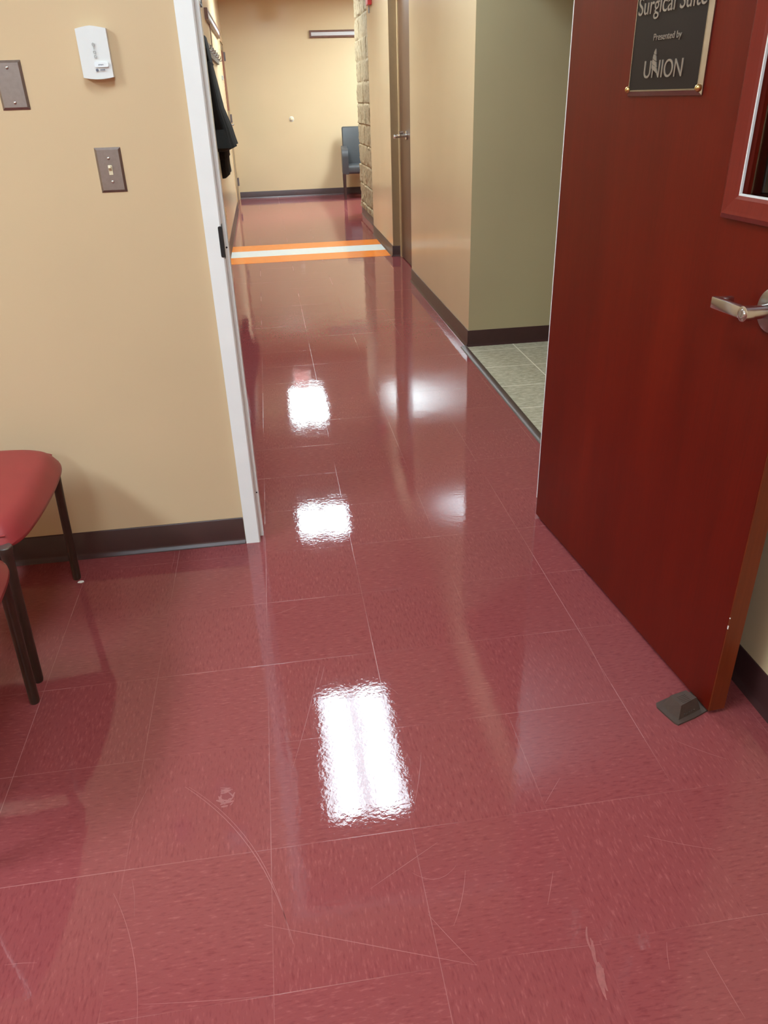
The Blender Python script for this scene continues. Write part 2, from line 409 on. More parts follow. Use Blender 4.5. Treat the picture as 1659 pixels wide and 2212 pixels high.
# ------------------------------------------------------------------ walls
def wall(name, boxes, label, mat='wall'):
    bm = bmesh.new()
    for b in boxes: box(bm, *b)
    return struct(obj(name, bm, mat), label, 'wall')
wall('wall_front', [(-3.6, -0.165, WF, 2.545, 0, CEIL), (0.965, 1.30, WF, 2.545, 0, CEIL), (-0.165, 0.965, WF, 2.545, 2.16, CEIL)],
     'tan wall with the white framed doorway, switch and plates on its left')
wall('wall_left', [(XL-0.12, XL, 2.545, 12.25, 0, CEIL), (XL-0.12, XL, 12.25, 13.46, 2.19, CEIL), (XL-0.12, XL, 13.46, 13.6, 0, CEIL)],
     'tan left wall of the corridor carrying the rails and black coat')
wall('wall_right', [(XR, XR+0.12, 2.545, 2.75, 0, CEIL), (XR, XR+0.14, YA+0.001, 6.612, 0, CEIL), (XR, XR+0.14, 6.612, 7.787, 2.19, CEIL),
                    (XR2, XR2+0.20, 7.787, 9.22, 0, CEIL), (XR, XR+0.12, 2.75, YA, 2.12, CEIL)],  # last box: unseen header over the alcove opening, set low to shade its wall
     'tan right wall of the corridor with the recessed brown door')
wall('wall_alcove', [(XR+0.001, 3.4, YA, YA+0.12, 0, CEIL), (3.28, 3.4, 2.6, YA, 0, CEIL), (XR+0.12, 3.4, 2.62, 2.75, 0, CEIL)],
     'tan wall of the tiled alcove right of the corridor, its dim light in the colour', 'wall_dimmed')
wall('wall_far', [(-0.6, 5.2, Y_FAR, Y_FAR+0.12, 0, CEIL), (5.08, 5.2, 9.3, Y_FAR, 0, CEIL), (1.6, 5.2, 9.22, 9.34, 0, CEIL)],
     'bright tan end wall of the corridor behind the black chair')
wall('wall_side', [(1.130, 1.25, -4.2, WF, 0, CEIL)], 'tan wall right of the open red door')
wall('wall_back', [(-3.6, 1.25, -4.2, -4.08, 0, CEIL), (-3.6, -3.48, -4.2, WF, 0, CEIL)], 'tan walls of the room behind the viewer')

# split-faced block stretch between the smooth wall and the lobby
bm = bmesh.new()
Y0, Y1, X0S = 9.22, 11.07, 1.285
NY, NZ = 130, 190
CH, BL = 0.2297, 0.41
grid = []
for i in range(NZ+1):
    z = CEIL*i/NZ; row = []
    for j in range(NY+1):
        y = Y0 + (Y1-Y0)*j/NY
        ci = math.floor((z-0.176)/CH); fz = (z-0.176)/CH - ci
        yy = (y + (0.205 if ci % 2 else 0))/BL; cj = math.floor(yy); fy = yy-cj
        dz = min(fz, 1-fz)*CH; dy = min(fy, 1-fy)*BL
        e = min(1.0, min(dz, dy)/0.012)
        q = Vector((ci*3.1, y*9, z*9))
        d = 0.010*noise.fractal(q, 1.0, 2.0, 3) + 0.009*noise.noise(Vector((ci*7.3, cj*5.1, 2.2))) + 0.007*noise.noise(Vector((y*48, z*48, 1.3))) + 0.005*noise.noise(Vector((y*20, z*30, 4.3)))
        d = 0.014 + d
        d = d*e - 0.003*(1-e)
        if z < 0.10: d = min(d, -0.004)
        row.append(bm.verts.new((X0S - d, y, z)))
    grid.append(row)
for i in range(NZ):
    for j in range(NY): bm.faces.new((grid[i][j], grid[i][j+1], grid[i+1][j+1], grid[i+1][j]))
# closed block behind the split face
box(bm, X0S+0.006, X0S+0.20, Y0, Y1-0.004, 0, CEIL)
end = [grid[i][NY] for i in range(NZ+1)]; bk = [bm.verts.new((X0S+0.05, Y1, v.co.z)) for v in end]
for i in range(NZ): bm.faces.new((end[i], bk[i], bk[i+1], end[i+1]))
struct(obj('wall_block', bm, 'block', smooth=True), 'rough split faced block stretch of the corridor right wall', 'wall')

# ------------------------------------------------------------------ baseboards (cove base with a toe)
PROFILE = [(0, 0), (0.016, 0), (0.015, 0.004), (0.009, 0.010), (0.006, 0.020), (0.005, 0.098), (0.003, 0.101), (0, 0.101)]
def base_run(bm, a, b, nrm):
    a, b, nrm = Vector((a[0], a[1], 0)), Vector((b[0], b[1], 0)), Vector((nrm[0], nrm[1], 0))
    va = [bm.verts.new(a + nrm*d + Vector((0, 0, z))) for d, z in PROFILE]
    vb = [bm.verts.new(b + nrm*d + Vector((0, 0, z))) for d, z in PROFILE]
    n = len(PROFILE)
    for i in range(n): bm.faces.new((va[i], va[(i+1) % n], vb[(i+1) % n], vb[i]))
    bm.faces.new(va[::-1]); bm.faces.new(vb)
def baseboard(name, runs, label):
    bm = bmesh.new()
    for r in runs: base_run(bm, *r)
    struct(obj(name, bm, 'base', smooth=True), label, 'baseboard')
baseboard('baseboard_front', [((-3.48, WF), (-0.193, WF), (0, -1)), ((0.999, WF), (1.130, WF), (0, -1))], 'dark brown vinyl baseboard left of the white door frame')
baseboard('baseboard_left', [((XL, 2.56), (XL, 12.19), (1, 0))], 'dark brown vinyl baseboard of the corridor left wall')
baseboard('baseboard_right', [((XR, YA-0.005), (XR, 6.612), (-1, 0)), ((XR2, 7.782), (XR2, 9.225), (-1, 0)), ((XR2-0.005, 7.787), (1.262, 7.787), (0, -1)),
                              ((X0S-0.004, 9.225), (X0S-0.004, Y1), (-1, 0))], 'dark brown vinyl baseboard of the corridor right wall')
baseboard('baseboard_alcove', [((XR-0.005, YA), (3.28, YA), (0, -1))], 'dark brown vinyl baseboard at the tiled alcove end wall')
baseboard('baseboard_far', [((-0.42, Y_FAR), (5.0, Y_FAR), (0, -1))], 'dark brown vinyl baseboard of the corridor end wall')
baseboard('baseboard_side', [((1.130, -4.0), (1.130, WF), (-1, 0))], 'dark brown vinyl baseboard behind the open red door')
baseboard('baseboard_back', [((-3.48, -4.08), (1.13, -4.08), (0, 1)), ((-3.48, -4.08), (-3.48, WF), (1, 0))], 'dark brown vinyl baseboard of the room behind the viewer')

# threshold strip where vinyl meets ceramic
bm = bmesh.new(); prism(bm, [(1.118, 0.0), (1.160, 0.0), (1.158, 0.007), (1.146, 0.010), (1.132, 0.009), (1.122, 0.004)], 'y', 2.75, YA-0.004)
struct(obj('trim_2', bm, 'strip', smooth=True), 'dark brown reducer strip between the red floor and the ceramic tile', 'threshold')

# ------------------------------------------------------------------ white steel door frame
fr = bpy.data.objects.new('trim_1', None); COL.objects.link(fr); fr.location = (0, 0, 0)
struct(fr, 'white steel frame of the open doorway between room and corridor', 'door frame')
def jamb(sgn, xi):
    """plan of one jamb, xi = clear opening edge"""
    pts = [(-0.050, WF+0.0), (-0.050, 2.4155), (-0.004, 2.4150), (0.0, 2.419), (0.0, 2.462), (0.011, 2.462), (0.011, 2.517), (0.0, 2.517), (0.0, 2.556), (-0.004, 2.560), (-0.050, 2.560), (-0.050, 2.545), (-0.03, 2.545), (-0.03, WF)]
    return [(xi + sgn*px, py) for px, py in pts]
bm = bmesh.new(); prism(bm, jamb(1, -0.1405), 'z', 0, 2.19); obj('jamb', bm, 'white_metal', fr)
bm = bmesh.new(); prism(bm, jamb(-1, 0.940), 'z', 0, 2.19); obj('jamb', bm, 'white_metal', fr)
bm = bmesh.new(); prism(bm, [(WF, 2.190), (2.415, 2.190), (2.415, 2.139), (2.419, 2.135), (2.462, 2.135), (2.462, 2.118), (2.517, 2.118), (2.517, 2.135), (2.56, 2.135), (2.56, 2.190)], 'x', -0.190, 0.994)
obj('head', bm, 'white_metal', fr)
bm = bmesh.new(); prism(bm, rrect(-0.1510, -0.1397, 0.994, 1.082, 0.004, 3), 'y', 2.4138, 2.4190); box(bm, -0.1407, -0.1393, 2.4165, 2.447, 0.990, 1.086)
sp = obj('strike_plate', bm, 'black', fr); sp['label'] = 'dark strike plate slot in the white frame'
for z_ in (1.0145, 0.178):
    o = obj('silencer', dome(bmesh.new(), (-0.1350, 2.4625, z_), 0.0032, 0.002, (0, -1, 0), 10, 3), 'black', fr)

# ------------------------------------------------------------------ open mahogany door
d1 = bpy.data.objects.new('door_1', None); COL.objects.link(d1); d1.location = HINGE; d1.rotation_euler = (0, 0, DOOR_RZ)
struct(d1, 'open reddish mahogany door with a narrow window, lever handle and plaque', 'door')
DW, DT, DH = 1.086, 0.045, 2.12
WX0, WX1, WZ0, WZ1 = 0.852, 0.960, 1.204, 1.98
bm = bmesh.new()
box(bm, 0.0, WX0, 0, DT, 0.011, DH); box(bm, WX1, DW-0.004, 0, DT, 0.011, DH)
box(bm, WX0, WX1, 0, DT, 0.011, WZ0); box(bm, WX0, WX1, 0, DT, WZ1, DH)
obj('leaf', bm, 'mahogany', d1)
bm = B(DW-0.004, DW, 0.0006, DT-0.0006, 0.0115, DH-0.0005)
o = obj('edge_band', bm, 'edge_wood', d1); o['label'] = 'lighter orange brown edge band of the door'
bm = bmesh.new(); box(bm, DW-0.0022, DW+0.0003, -0.0003, 0.0015, 0.270, 0.280, 0.0003); box(bm, DW-0.0018, DW+0.0003, -0.0003, 0.001, 0.300, 0.303)
o = obj('chip', bm, 'paper', d1); o['label'] = 'tiny pale nick on the door edge'
def picture_frame(bm, x0, x1, z0, z1, prof):
    """mitred frame; prof = list of (inset, y) outer to inner"""
    loops = []
    for ins, y in prof:
        loops.append([bm.verts.new(c) for c in ((x0+ins, y, z0+ins), (x1-ins, y, z0+ins), (x1-ins, y, z1-ins), (x0+ins, y, z1-ins))])
    for a, b in zip(loops, loops[1:]):
        for i in range(4): bm.faces.new((a[i], a[(i+1) % 4], b[(i+1) % 4], b[i]))
    return bm
bm = picture_frame(bmesh.new(), 0.806, 1.006, 1.158, 2.026, [(0.0, 0.001), (0.0, -0.010), (0.010, -0.016), (0.016, -0.015), (0.040, -0.012), (0.0475, -0.008), (0.0475, 0.010)])
obj('window_trim', bm, 'trim_wood', d1)
bm = picture_frame(bmesh.new(), 0.8525, 0.9595, 1.2045, 1.9795, [(0.0, 0.004), (0.0, -0.0085), (0.0035, -0.0085), (0.004, -0.004), (0.0, -0.002)])
o = obj('glazing_bead', bm, 'plastic', d1); o['label'] = 'thin white bead around the glass'
o = obj('glass', B(0.853, 0.959, 0.019, 0.025, 1.2048, 1.9792), 'glass', d1); o['label'] = 'dark clear glass pane'
# lever handle
bm = T([(1.018, 0.0, 1.008), (1.018, -0.010, 1.008), (1.018, -0.014, 1.008)], [0.0435, 0.0435, 0.038], 40)
hd = obj('door_handle', bm, 'steel', d1, True); hd['label'] = 'round satin rose of the lever handle'
bm = bmesh.new(); tube(bm, [(1.018, -0.012, 1.008), (1.018, -0.03, 1.008), (1.018, -0.066, 1.008)], [0.0165, 0.0135, 0.0135], 24)
box(bm, 0.912, 1.018, -0.0745, -0.060, 0.9955, 1.0195, 0.003, 2)
box(bm, 0.912, 0.926, -0.0735, -0.028, 0.997, 1.018, 0.003, 2)
tube(bm, [(1.018, -0.058, 1.0075), (1.018, -0.0755, 1.0075), (1.018, -0.0765, 1.0075)], [0.0150, 0.0150, 0.013], 24)
obj('lever', bm, 'chrome', hd, True)
bm = bmesh.new(); tube(bm, [(1.018, -0.076, 1.0075), (1.018, -0.0785, 1.0075)], [0.0095, 0.008], 20); box(bm, 1.0172, 1.0188, -0.0792, -0.078, 1.002, 1.013)
obj('lock_cylinder', bm, 'chrome', hd, True)
# hinges on the frame side
for z_ in (0.25, 1.07, 1.87):
    obj('hinge', T([(-0.006, 0.016, z_), (-0.006, 0.016, z_+0.11)], 0.0075, 12), 'steel', d1, True)

# plaque screwed to the door
PQ = thing('door_plaque', 'dark bronze plaque with Surgical Suite lettering screwed to the red door', 'sign', tuple(HINGE), DOOR_RZ)
PZ0, PZ1, PX0, PX1 = 1.386, 1.690, 0.3505, 0.6635
bm = bmesh.new()
o_ = [(PX0, PZ0), (PX1, PZ0), (PX1, PZ1), (PX0, PZ1)]
def inset(ins): return [(PX0+ins, PZ0+ins), (PX1-ins, PZ0+ins), (PX1-ins, PZ1-ins), (PX0+ins, PZ1-ins)]
L = []
for ins, y in ((0, -0.0005), (0, -0.004), (0.010, -0.0095), (0.013, -0.0095), (0.013, -0.007)):
    L.append([bm.verts.new((a, y, b)) for a, b in inset(ins)])
for a, b in zip(L, L[1:]):
    for i in range(4): bm.faces.new((a[i], a[(i+1) % 4], b[(i+1) % 4], b[i]))
bm.faces.new(L[0][::-1])
o = obj('border', bm, 'bronze_border', PQ); o['label'] = 'bevelled pale metal border'
obj('panel', B(PX0+0.0132, PX1-0.0132, -0.0088, -0.002, PZ0+0.0132, PZ1-0.0132), 'plaque', PQ)
bm = text_bm('Surgical Suite', 0.272, 0.036, 0.002, 0.5075, -0.0095, 1.5525); obj('lettering', bm, 'letter', PQ)
bm = text_bm('Presented by', 0.114, 0.0135, 0.0016, 0.509, -0.0095, 1.4985); obj('lettering', bm, 'letter', PQ)
bm = text_bm('UNION', 0.160, 0.036, 0.002, 0.506, -0.0095, 1.4235)
o = obj('logo', bm, 'letter', PQ); o['label'] = 'UNION wordmark with a striped flame rising from the N'
# striped flame rising from the first N, three slanted bands
def flame(bm, x, z, h, w):
    N = 16; prev = None
    for band in range(4):
        t0, t1 = band/4+0.015, (band+1)/4-0.015
        if band == 3: t1 = 1.0
        rows = []
        for i in range(6):
            t = t0+(t1-t0)*i/5
            half = w/2*(1-t)**0.7
            cx = x - 0.15*w*math.sin(t*2.6) - 0.10*w*t
            sl = 0.006
            zz = z + h*t
            rows.append((Vector((cx-half, 0, zz+sl*(1-t))), Vector((cx+half, 0, zz-sl*(1-t)))))
        f = [[(bm.verts.new((a.x, y, a.z)), bm.verts.new((b.x, y, b.z))) for a, b in rows] for y in (-0.0112, -0.0088)]
        for i in range(5):
            for k_ in (0, 1): bm.faces.new((f[k_][i][0], f[k_][i][1], f[k_][i+1][1], f[k_][i+1][0]))
            bm.faces.new((f[0][i][0], f[1][i][0], f[1][i+1][0], f[0][i+1][0])); bm.faces.new((f[0][i][1], f[1][i][1], f[1][i+1][1], f[0][i+1][1]))
obj('flame', (lambda b: (flame(b, 0.4735, 1.436, 0.046, 0.026), b)[1])(bmesh.new()), 'letter', o)
for sx_ in (PX0+0.007, PX1-0.009):
    for sz_ in (PZ0+0.014, PZ1-0.014):
        obj('screw', dome(bmesh.new(), (sx_, -0.006, sz_), 0.0085, 0.010, (0, -1, 0), 16, 5), 'brass', PQ, True)

# rubber wedge under the free corner of the door
DSZ = math.radians(16)
ds = thing('door_stop', 'brown rubber door wedge jammed under the open red door', 'door stop', (0.8935, 1.302, 0), DSZ)
bm = bmesh.new()
out = [(0.0, 0.0), (0.055, 0.001), (0.098, 0.006)] + [(0.135, 0.012), (0.135, 0.072), (0.098, 0.080), (0.045, 0.086), (0.004, 0.084), (-0.004, 0.072), (-0.0045, 0.040), (-0.004, 0.010)]
prism(bm, out, 'z', 0.0, 0.0045); bevel_all(bm, 0.0015, 2)
obj('base', bm, 'rubber', ds, True)
bm = bmesh.new()
bot = [(0.011, 0.011), (0.088, 0.017), (0.080, 0.068), (0.011, 0.072)]; topq = [(0.023, 0.022), (0.079, 0.028), (0.074, 0.060), (0.025, 0.062)]
vb = [bm.verts.new((x, y, 0.004)) for x, y in bot]; vt = [bm.verts.new((x, y, 0.039)) for x, y in topq]
for i in range(4): bm.faces.new((vb[i], vb[(i+1) % 4], vt[(i+1) % 4], vt[i]))
bm.faces.new(vt); bm.faces.new(vb[::-1]); bevel_all(bm, 0.0025, 2)
for i in range(5): box(bm, 0.034, 0.060, 0.0285+i*0.005, 0.0305+i*0.005, 0.0385, 0.0398)
for i in range(5): box(bm, 0.030+i*0.0085, 0.0335+i*0.0085, 0.0135+i*0.0006, 0.020+i*0.0006, 0.009, 0.0135)
obj('block', bm, 'rubber', ds, True)

# ------------------------------------------------------------------ fixtures on the front wall
def plate_bm(w, h, t=0.006, slope=0.006):
    bm = bmesh.new()
    lo = [bm.verts.new((x*w/2, 0, z*h/2)) for x, z in ((-1,-1),(1,-1),(1,1),(-1,1))]
    mid = [bm.verts.new((x*w/2, -0.0015, z*h/2)) for x, z in ((-1,-1),(1,-1),(1,1),(-1,1))]
    hi = [bm.verts.new((x*(w/2-slope), -t, z*(h/2-slope))) for x, z in ((-1,-1),(1,-1),(1,1),(-1,1))]
    for a, b in ((lo, mid), (mid, hi)):
        for i in range(4): bm.faces.new((a[i], a[(i+1) % 4], b[(i+1) % 4], b[i]))
    bm.faces.new(hi); bm.faces.new(lo[::-1])
    return bm
def screw(parent, x, z, y=-0.006, r=0.0042):
    bm = dome(bmesh.new(), (x, y, z), r, 0.0025, (0, -1, 0), 14, 4)
    o = obj('screw', bm, 'chrome', parent, True)
    return o
bp = thing('blank_plate', 'blank steel wall plate at the left edge of the photo', 'wall plate', (-0.640, WF, 1.4575))
obj('plate', plate_bm(0.0705, 0.115), 'plate_steel', bp)
screw(bp, 0.0, 0.0405); screw(bp, 0.0, -0.0405)
ls = thing('light_switch', 'steel plate light switch with ivory toggle below the white wall device', 'light switch', (-0.426, WF, 1.244))
obj('plate', plate_bm(0.0705, 0.115), 'plate_steel', ls)
screw(ls, 0.0, 0.030); screw(ls, 0.0, -0.030)
o = obj('toggle_collar', B(-0.0055, 0.0055, -0.0075, -0.005, -0.0125, 0.0125, 0.0008), 'ivory', ls)
bm = bmesh.new()
a_ = [(-0.004, -0.006, -0.003), (0.004, -0.006, -0.003), (0.004, -0.006, 0.007), (-0.004, -0.006, 0.007)]
b_ = [(-0.0035, -0.0185, 0.006), (0.0035, -0.0185, 0.006), (0.0035, -0.0165, 0.0135), (-0.0035, -0.0165, 0.0135)]
va = [bm.verts.new(v) for v in a_]; vb = [bm.verts.new(v) for v in b_]
for i in range(4): bm.faces.new((va[i], va[(i+1) % 4], vb[(i+1) % 4], vb[i]))
bm.faces.new(va[::-1]); bm.faces.new(vb); bevel_all(bm, 0.0008, 2)
obj('toggle', bm, 'ivory', ls, True)

ws = thing('wall_sensor', 'white rounded plastic wall device above the light switch', 'wall device', (-0.410, WF, 1.525))
bm = bmesh.new()
ol = []
N = 10
for i in range(N+1):
    t = -1+2*i/N; ol.append((0.0385*t, -0.0555-0.0045*(1-t*t)))
for i in range(N+1):
    t = 1-2*i/N; ol.append((0.0385*t, 0.0545+0.0060*(1-abs(t)**1.3)))
prism(bm, ol, 'y', -0.022, 0.0)
# gently crowned front cover
fro = [v for v in bm.verts if v.co.y < -0.02]
for v in fro: v.co.y -= 0.006*(1-(v.co.x/0.0385)**2)
bevel_all(bm, 0.003, 3, 40)
obj('body', bm, 'plastic', ws, True)
bm = bmesh.new(); prism(bm, rrect(-0.004, 0.031, -0.0325, -0.0205, 0.003, 3), 'y', -0.0279, -0.020)
o = obj('sticker', bm, 'sticker', ws); o['label'] = 'small pale sticker near the bottom'
def ring(bm, x, z, r, y, th=0.0010):
    pts = [(x+r*math.cos(t), y, z+r*math.sin(t)) for t in [2*math.pi*i/20 for i in range(21)]]
    tube(bm, pts, th, 6, cap=False)
bm = bmesh.new()
ring(bm, 0.002, 0.019, 0.0032, -0.0282); ring(bm, 0.002, 0.0015, 0.0030, -0.0282); ring(bm, 0.0023, -0.0085, 0.0028, -0.0282)
tube(bm, [(0.002, -0.0282, 0.0155), (0.002, -0.0282, 0.0075)], 0.0012, 6)
o = obj('indicator_marks', bm, 'grey_print', ws); o['label'] = 'faint grey row of symbols'
bm = dome(bmesh.new(), (0.0005, -0.0281, -0.0390), 0.0036, 0.0005, (0, -1, 0), 18, 2)
for i in range(6): box(bm, 0.0085+i*0.0021, 0.0100+i*0.0021, -0.0282, -0.0268, -0.0398, -0.0374 + 0.0006*(i % 2))
for i in range(4): box(bm, 0.0060+i*0.0034, 0.0082+i*0.0034, -0.0282, -0.0276, -0.0285+0.0004*(i % 2), -0.0262)
o = obj('brand_mark', bm, 'blue_print', ws); o['label'] = 'round dark emblem with a tiny word beside it'

# ------------------------------------------------------------------ red chairs at the left edge
def red_chair(label):
    t = thing('guest_chair', label, 'chair', (-0.985, 2.030, 0), 0, 'red vinyl guest chairs along the left')
    # seat: crowned cushion with rounded plan, front drops (front is +x)
    bm = bmesh.new(); NU, NV = 28, 28; vt, vbm = [], []
    def plan(u, v):
        # square [-1,1]^2 to superellipse plan
        a = abs(u); b = abs(v)
        m_ = max(a, b)
        if m_ < 1e-6: return 0.0, 0.0
        n_ = 9.0
        rad = (a**n_ + b**n_)**(1/n_)
        s_ = m_/rad
        return u*s_, v*s_
    for i in range(NU+1):
        ra, rb = [], []
        for j in range(NV+1):
            u, v = -1+2*i/NU, -1+2*j/NV
            x, y = plan(u, v)
            edge = max(abs(u), abs(v))
            bow = 0.024*(1-y*y)*max(0, x)
            X = 0.02+0.255*x + bow; Y = 0.016+0.272*y*(1+0.04*x)
            zt = 0.497 - 0.022*max(0, x)**3 - 0.006*y*y - 0.046*max(0, (edge-0.80)/0.20)**2.6
            zb = 0.425 - 0.018*max(0, x)**2 + 0.012*max(0, (edge-0.8)/0.2)**2
            ra.append(bm.verts.new((X, Y, zt)))
            rb.append(bm.verts.new((X*0.985, Y*0.985, min(zb, zt-0.006))))
        vt.append(ra); vbm.append(rb)
    for i in range(NU):
        for j in range(NV):
            bm.faces.new((vt[i][j], vt[i+1][j], vt[i+1][j+1], vt[i][j+1]))
            bm.faces.new((vbm[i][j], vbm[i][j+1], vbm[i+1][j+1], vbm[i+1][j]))
    rim = [(i, 0) for i in range(NU)] + [(NU, j) for j in range(NV)] + [(i, NV) for i in range(NU, 0, -1)] + [(0, j) for j in range(NV, 0, -1)]
    for q in range(len(rim)):
        a, b = rim[q], rim[(q+1) % len(rim)]
        bm.faces.new((vt[a[0]][a[1]], vbm[a[0]][a[1]], vbm[b[0]][b[1]], vt[b[0]][b[1]]))
    # welt seam on the two sides
    seat = obj('seat', bm, 'red_vinyl', t, True); subdiv(seat, 1)
    for s in (-1, 1):
        pts = []
        for i in range(17):
            u = -0.85+1.78*i/16; v = s*0.955
            x, y = plan(u, v); ed = max(abs(u), abs(v))
            pts.append((0.02+0.255*x + 0.024*(1-y*y)*max(0, x), 0.016+0.272*y*(1+0.04*x), 0.497-0.022*max(0, x)**3-0.006*y*y-0.046*max(0, (ed-0.80)/0.20)**2.6 - 0.0005))
        obj('piping', T(pts, 0.0028, 8), 'red_vinyl', seat, True)
    # backrest
    bm = bmesh.new(); g = []
    for i in range(13):
        row = []
        for j in range(13):
            u, v = -1+2*i/12, -1+2*j/12
            y, z = plan(u, v)
            row.append((y, z))
        g.append(row)
    fr_, bk_ = [], []
    for i in range(13):
        a, b = [], []
        for j in range(13):
            y, z = g[i][j]; e = max(abs(-1+2*i/12), abs(-1+2*j/12))
            xx = -0.262-0.06*(z*0.5+0.5) + 0.02*y*y
            a.append(bm.verts.new((xx+0.024*(1-e**4), 0.235*y, 0.68+0.17*z)))
            b.append(bm.verts.new((xx-0.014*(1-e**4)-0.004, 0.235*y, 0.68+0.17*z)))
        fr_.append(a); bk_.append(b)
    for i in range(12):
        for j in range(12):
            bm.faces.new((fr_[i][j], fr_[i+1][j], fr_[i+1][j+1], fr_[i][j+1])); bm.faces.new((bk_[i][j], bk_[i][j+1], bk_[i+1][j+1], bk_[i+1][j]))
    rim = [(i, 0) for i in range(12)] + [(12, j) for j in range(12)] + [(i, 12) for i in range(12, 0, -1)] + [(0, j) for j in range(12, 0, -1)]
    for q in range(len(rim)):
        a, b = rim[q], rim[(q+1) % len(rim)]
        bm.faces.new((fr_[a[0]][a[1]], bk_[a[0]][a[1]], bk_[b[0]][b[1]], fr_[b[0]][b[1]]))
    obj('backrest', bm, 'red_vinyl', t, True)
    # legs: front ones end in a flared post with a flat cap beside the seat corner
    for s in (-1, 1):
        xb, yb = 0.228, s*0.261
        bm = T([(xb, yb, 0.0), (xb+0.001, yb, 0.01), (xb+0.014, yb-s*0.002, 0.31), (xb+0.018, yb-s*0.003, 0.385), (xb+0.0185, yb-s*0.003, 0.413), (xb+0.019, yb-s*0.003, 0.429), (xb+0.019, yb-s*0.003, 0.433)],
               [0.0115, 0.0130, 0.0135, 0.0140, 0.0160, 0.0185, 0.0180], 20)
        lg = obj('leg', bm, 'bronze_leg', t, True)
        o = obj('cap', T([(xb+0.019, yb-s*0.003, 0.4325), (xb+0.019, yb-s*0.003, 0.4355)], [0.0172, 0.0160], 20), 'cap', lg, True)
    for s in (-1, 1):
        bm = T([(-0.29, s*0.235, 0.0), (-0.262, s*0.235, 0.42), (-0.275, s*0.235, 0.60), (-0.315, s*0.225, 0.78)], [0.012, 0.0135, 0.0125, 0.011], 16)
        obj('leg', bm, 'bronze_leg', t, True)
    bm = T([(-0.262, -0.235, 0.405), (-0.262, 0.235, 0.405)], 0.010, 12)
    for s in (-1, 1): tube(bm, [(0.225, s*0.245, 0.403), (0.0, s*0.235, 0.408), (-0.262, s*0.235, 0.405)], 0.009, 12)
    obj('seat_frame', bm, 'bronze_leg', t, True)
    return t
def dup(root, loc, rz, label):
    r = root.copy(); COL.objects.link(r); r.location = loc; r.rotation_euler = (0, 0, rz); r['label'] = label
    for ch in list(root.children):
        c_ = ch.copy(); COL.objects.link(c_); c_.parent = r
        for g_ in ch.children:
            d_ = g_.copy(); COL.objects.link(d_); d_.parent = c_
    return r
ch1 = red_chair('red vinyl chair nearest the tan wall, its seat corner at the left edge')
ch2 = dup(ch1, (-0.974, 1.420, 0), 0, 'red vinyl chair in front, only a sliver of seat in view')

pp = obj('paper_scrap', (lambda b: (prism(b, [(-0.010, -0.004), (0.002, -0.0075), (0.011, -0.002), (0.007, 0.006), (-0.003, 0.0075), (-0.009, 0.003)], 'z', 0.0006, 0.0022), b)[1])(bmesh.new()), 'paper', loc=(-0.740, 2.266, 0))
tag(pp, 'tiny white scrap of paper beside the rear chair leg', 'paper scrap')

# ------------------------------------------------------------------ striped marking across the corridor floor
fm = thing('floor_marking', 'orange and white striped band across the corridor floor', 'floor marking', (0.38, 8.34, 0))
yl = (-0.503, -0.158, 0.188, 0.533)
for i, m_ in enumerate(('orange', 'tape_white', 'orange')):
    o = obj('white_band' if m_ == 'tape_white' else 'orange_band', B(XL+0.017-0.38, XR2-0.016-0.38, yl[i], yl[i+1], 0.0, 0.0012), m_, fm)
    o['label'] = 'white middle band' if m_ == 'tape_white' else ('nearer orange band' if i == 0 else 'farther orange band')

# ------------------------------------------------------------------ recessed brown door in the right wall
d2 = bpy.data.objects.new('door_2', None); COL.objects.link(d2); d2.location = (1.268, 7.2, 0)
struct(d2, 'brown door recessed in the corridor right wall with a chrome lever', 'door')
obj('leaf', B(0.004, 0.046, -0.585, 0.535, 0.010, 2.13), 'brown_door', d2)
bm = bmesh.new()
box(bm, -0.006, 0.040, 0.538, 0.584, 0.0, 2.19); box(bm, -0.040, 0.0, -0.588, -0.575, 0, 2.19); box(bm, 0.0, 0.04, -0.588, 0.587, 2.135, 2.19)
obj('door_frame', bm, 'cream', d2)
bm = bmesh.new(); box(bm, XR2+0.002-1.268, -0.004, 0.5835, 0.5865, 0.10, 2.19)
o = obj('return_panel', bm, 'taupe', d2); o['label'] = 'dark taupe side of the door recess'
bm = T([(0.003, 0.15, 1.095), (-0.010, 0.15, 1.095)], 0.036, 24); hr = obj('door_handle', bm, 'chrome', d2, True)
bm = bmesh.new(); tube(bm, [(-0.008, 0.15, 1.095), (-0.105, 0.15, 1.090)], [0.016, 0.0135], 16)
tube(bm, [(-0.105, 0.15, 1.090), (-0.118, 0.15, 1.090)], [0.018, 0.015], 16)
box(bm, -0.090, -0.070, 0.03, 0.15, 1.090, 1.108, 0.003)
tube(bm, [(-0.068, 0.158, 1.112), (-0.030, 0.158, 1.122)], [0.016, 0.010], 14)
obj('lever', bm, 'chrome', hr, True)

# ------------------------------------------------------------------ door at the far end of the left wall
d3 = bpy.data.objects.new('door_3', None); COL.objects.link(d3); d3.location = (XL, 12.25, 0)
struct(d3, 'reddish brown door at the far end of the corridor left wall', 'door')
obj('leaf', B(-0.048, -0.003, 0.052, 1.160, 0.010, 2.13), 'taupe', d3)
obj('window_trim', B(-0.004, 0.003, 0.40, 1.06, 1.28, 2.03), 'trim_wood', d3)
bm = bmesh.new()
box(bm, -0.12, 0.006, -0.055, 0.048, 0.0, 2.20, 0.002); box(bm, -0.12, 0.006, 1.165, 1.225, 0.0, 2.20, 0.002); box(bm, -0.12, 0.006, 0.048, 1.165, 2.135, 2.20)
obj('door_frame', bm, 'cream', d3)
for z_ in (1.93, 1.11, 0.21):
    obj('hinge', B(-0.014, 0.024, 1.140, 1.200, z_, z_+0.115, 0.002), 'dark_steel', d3)
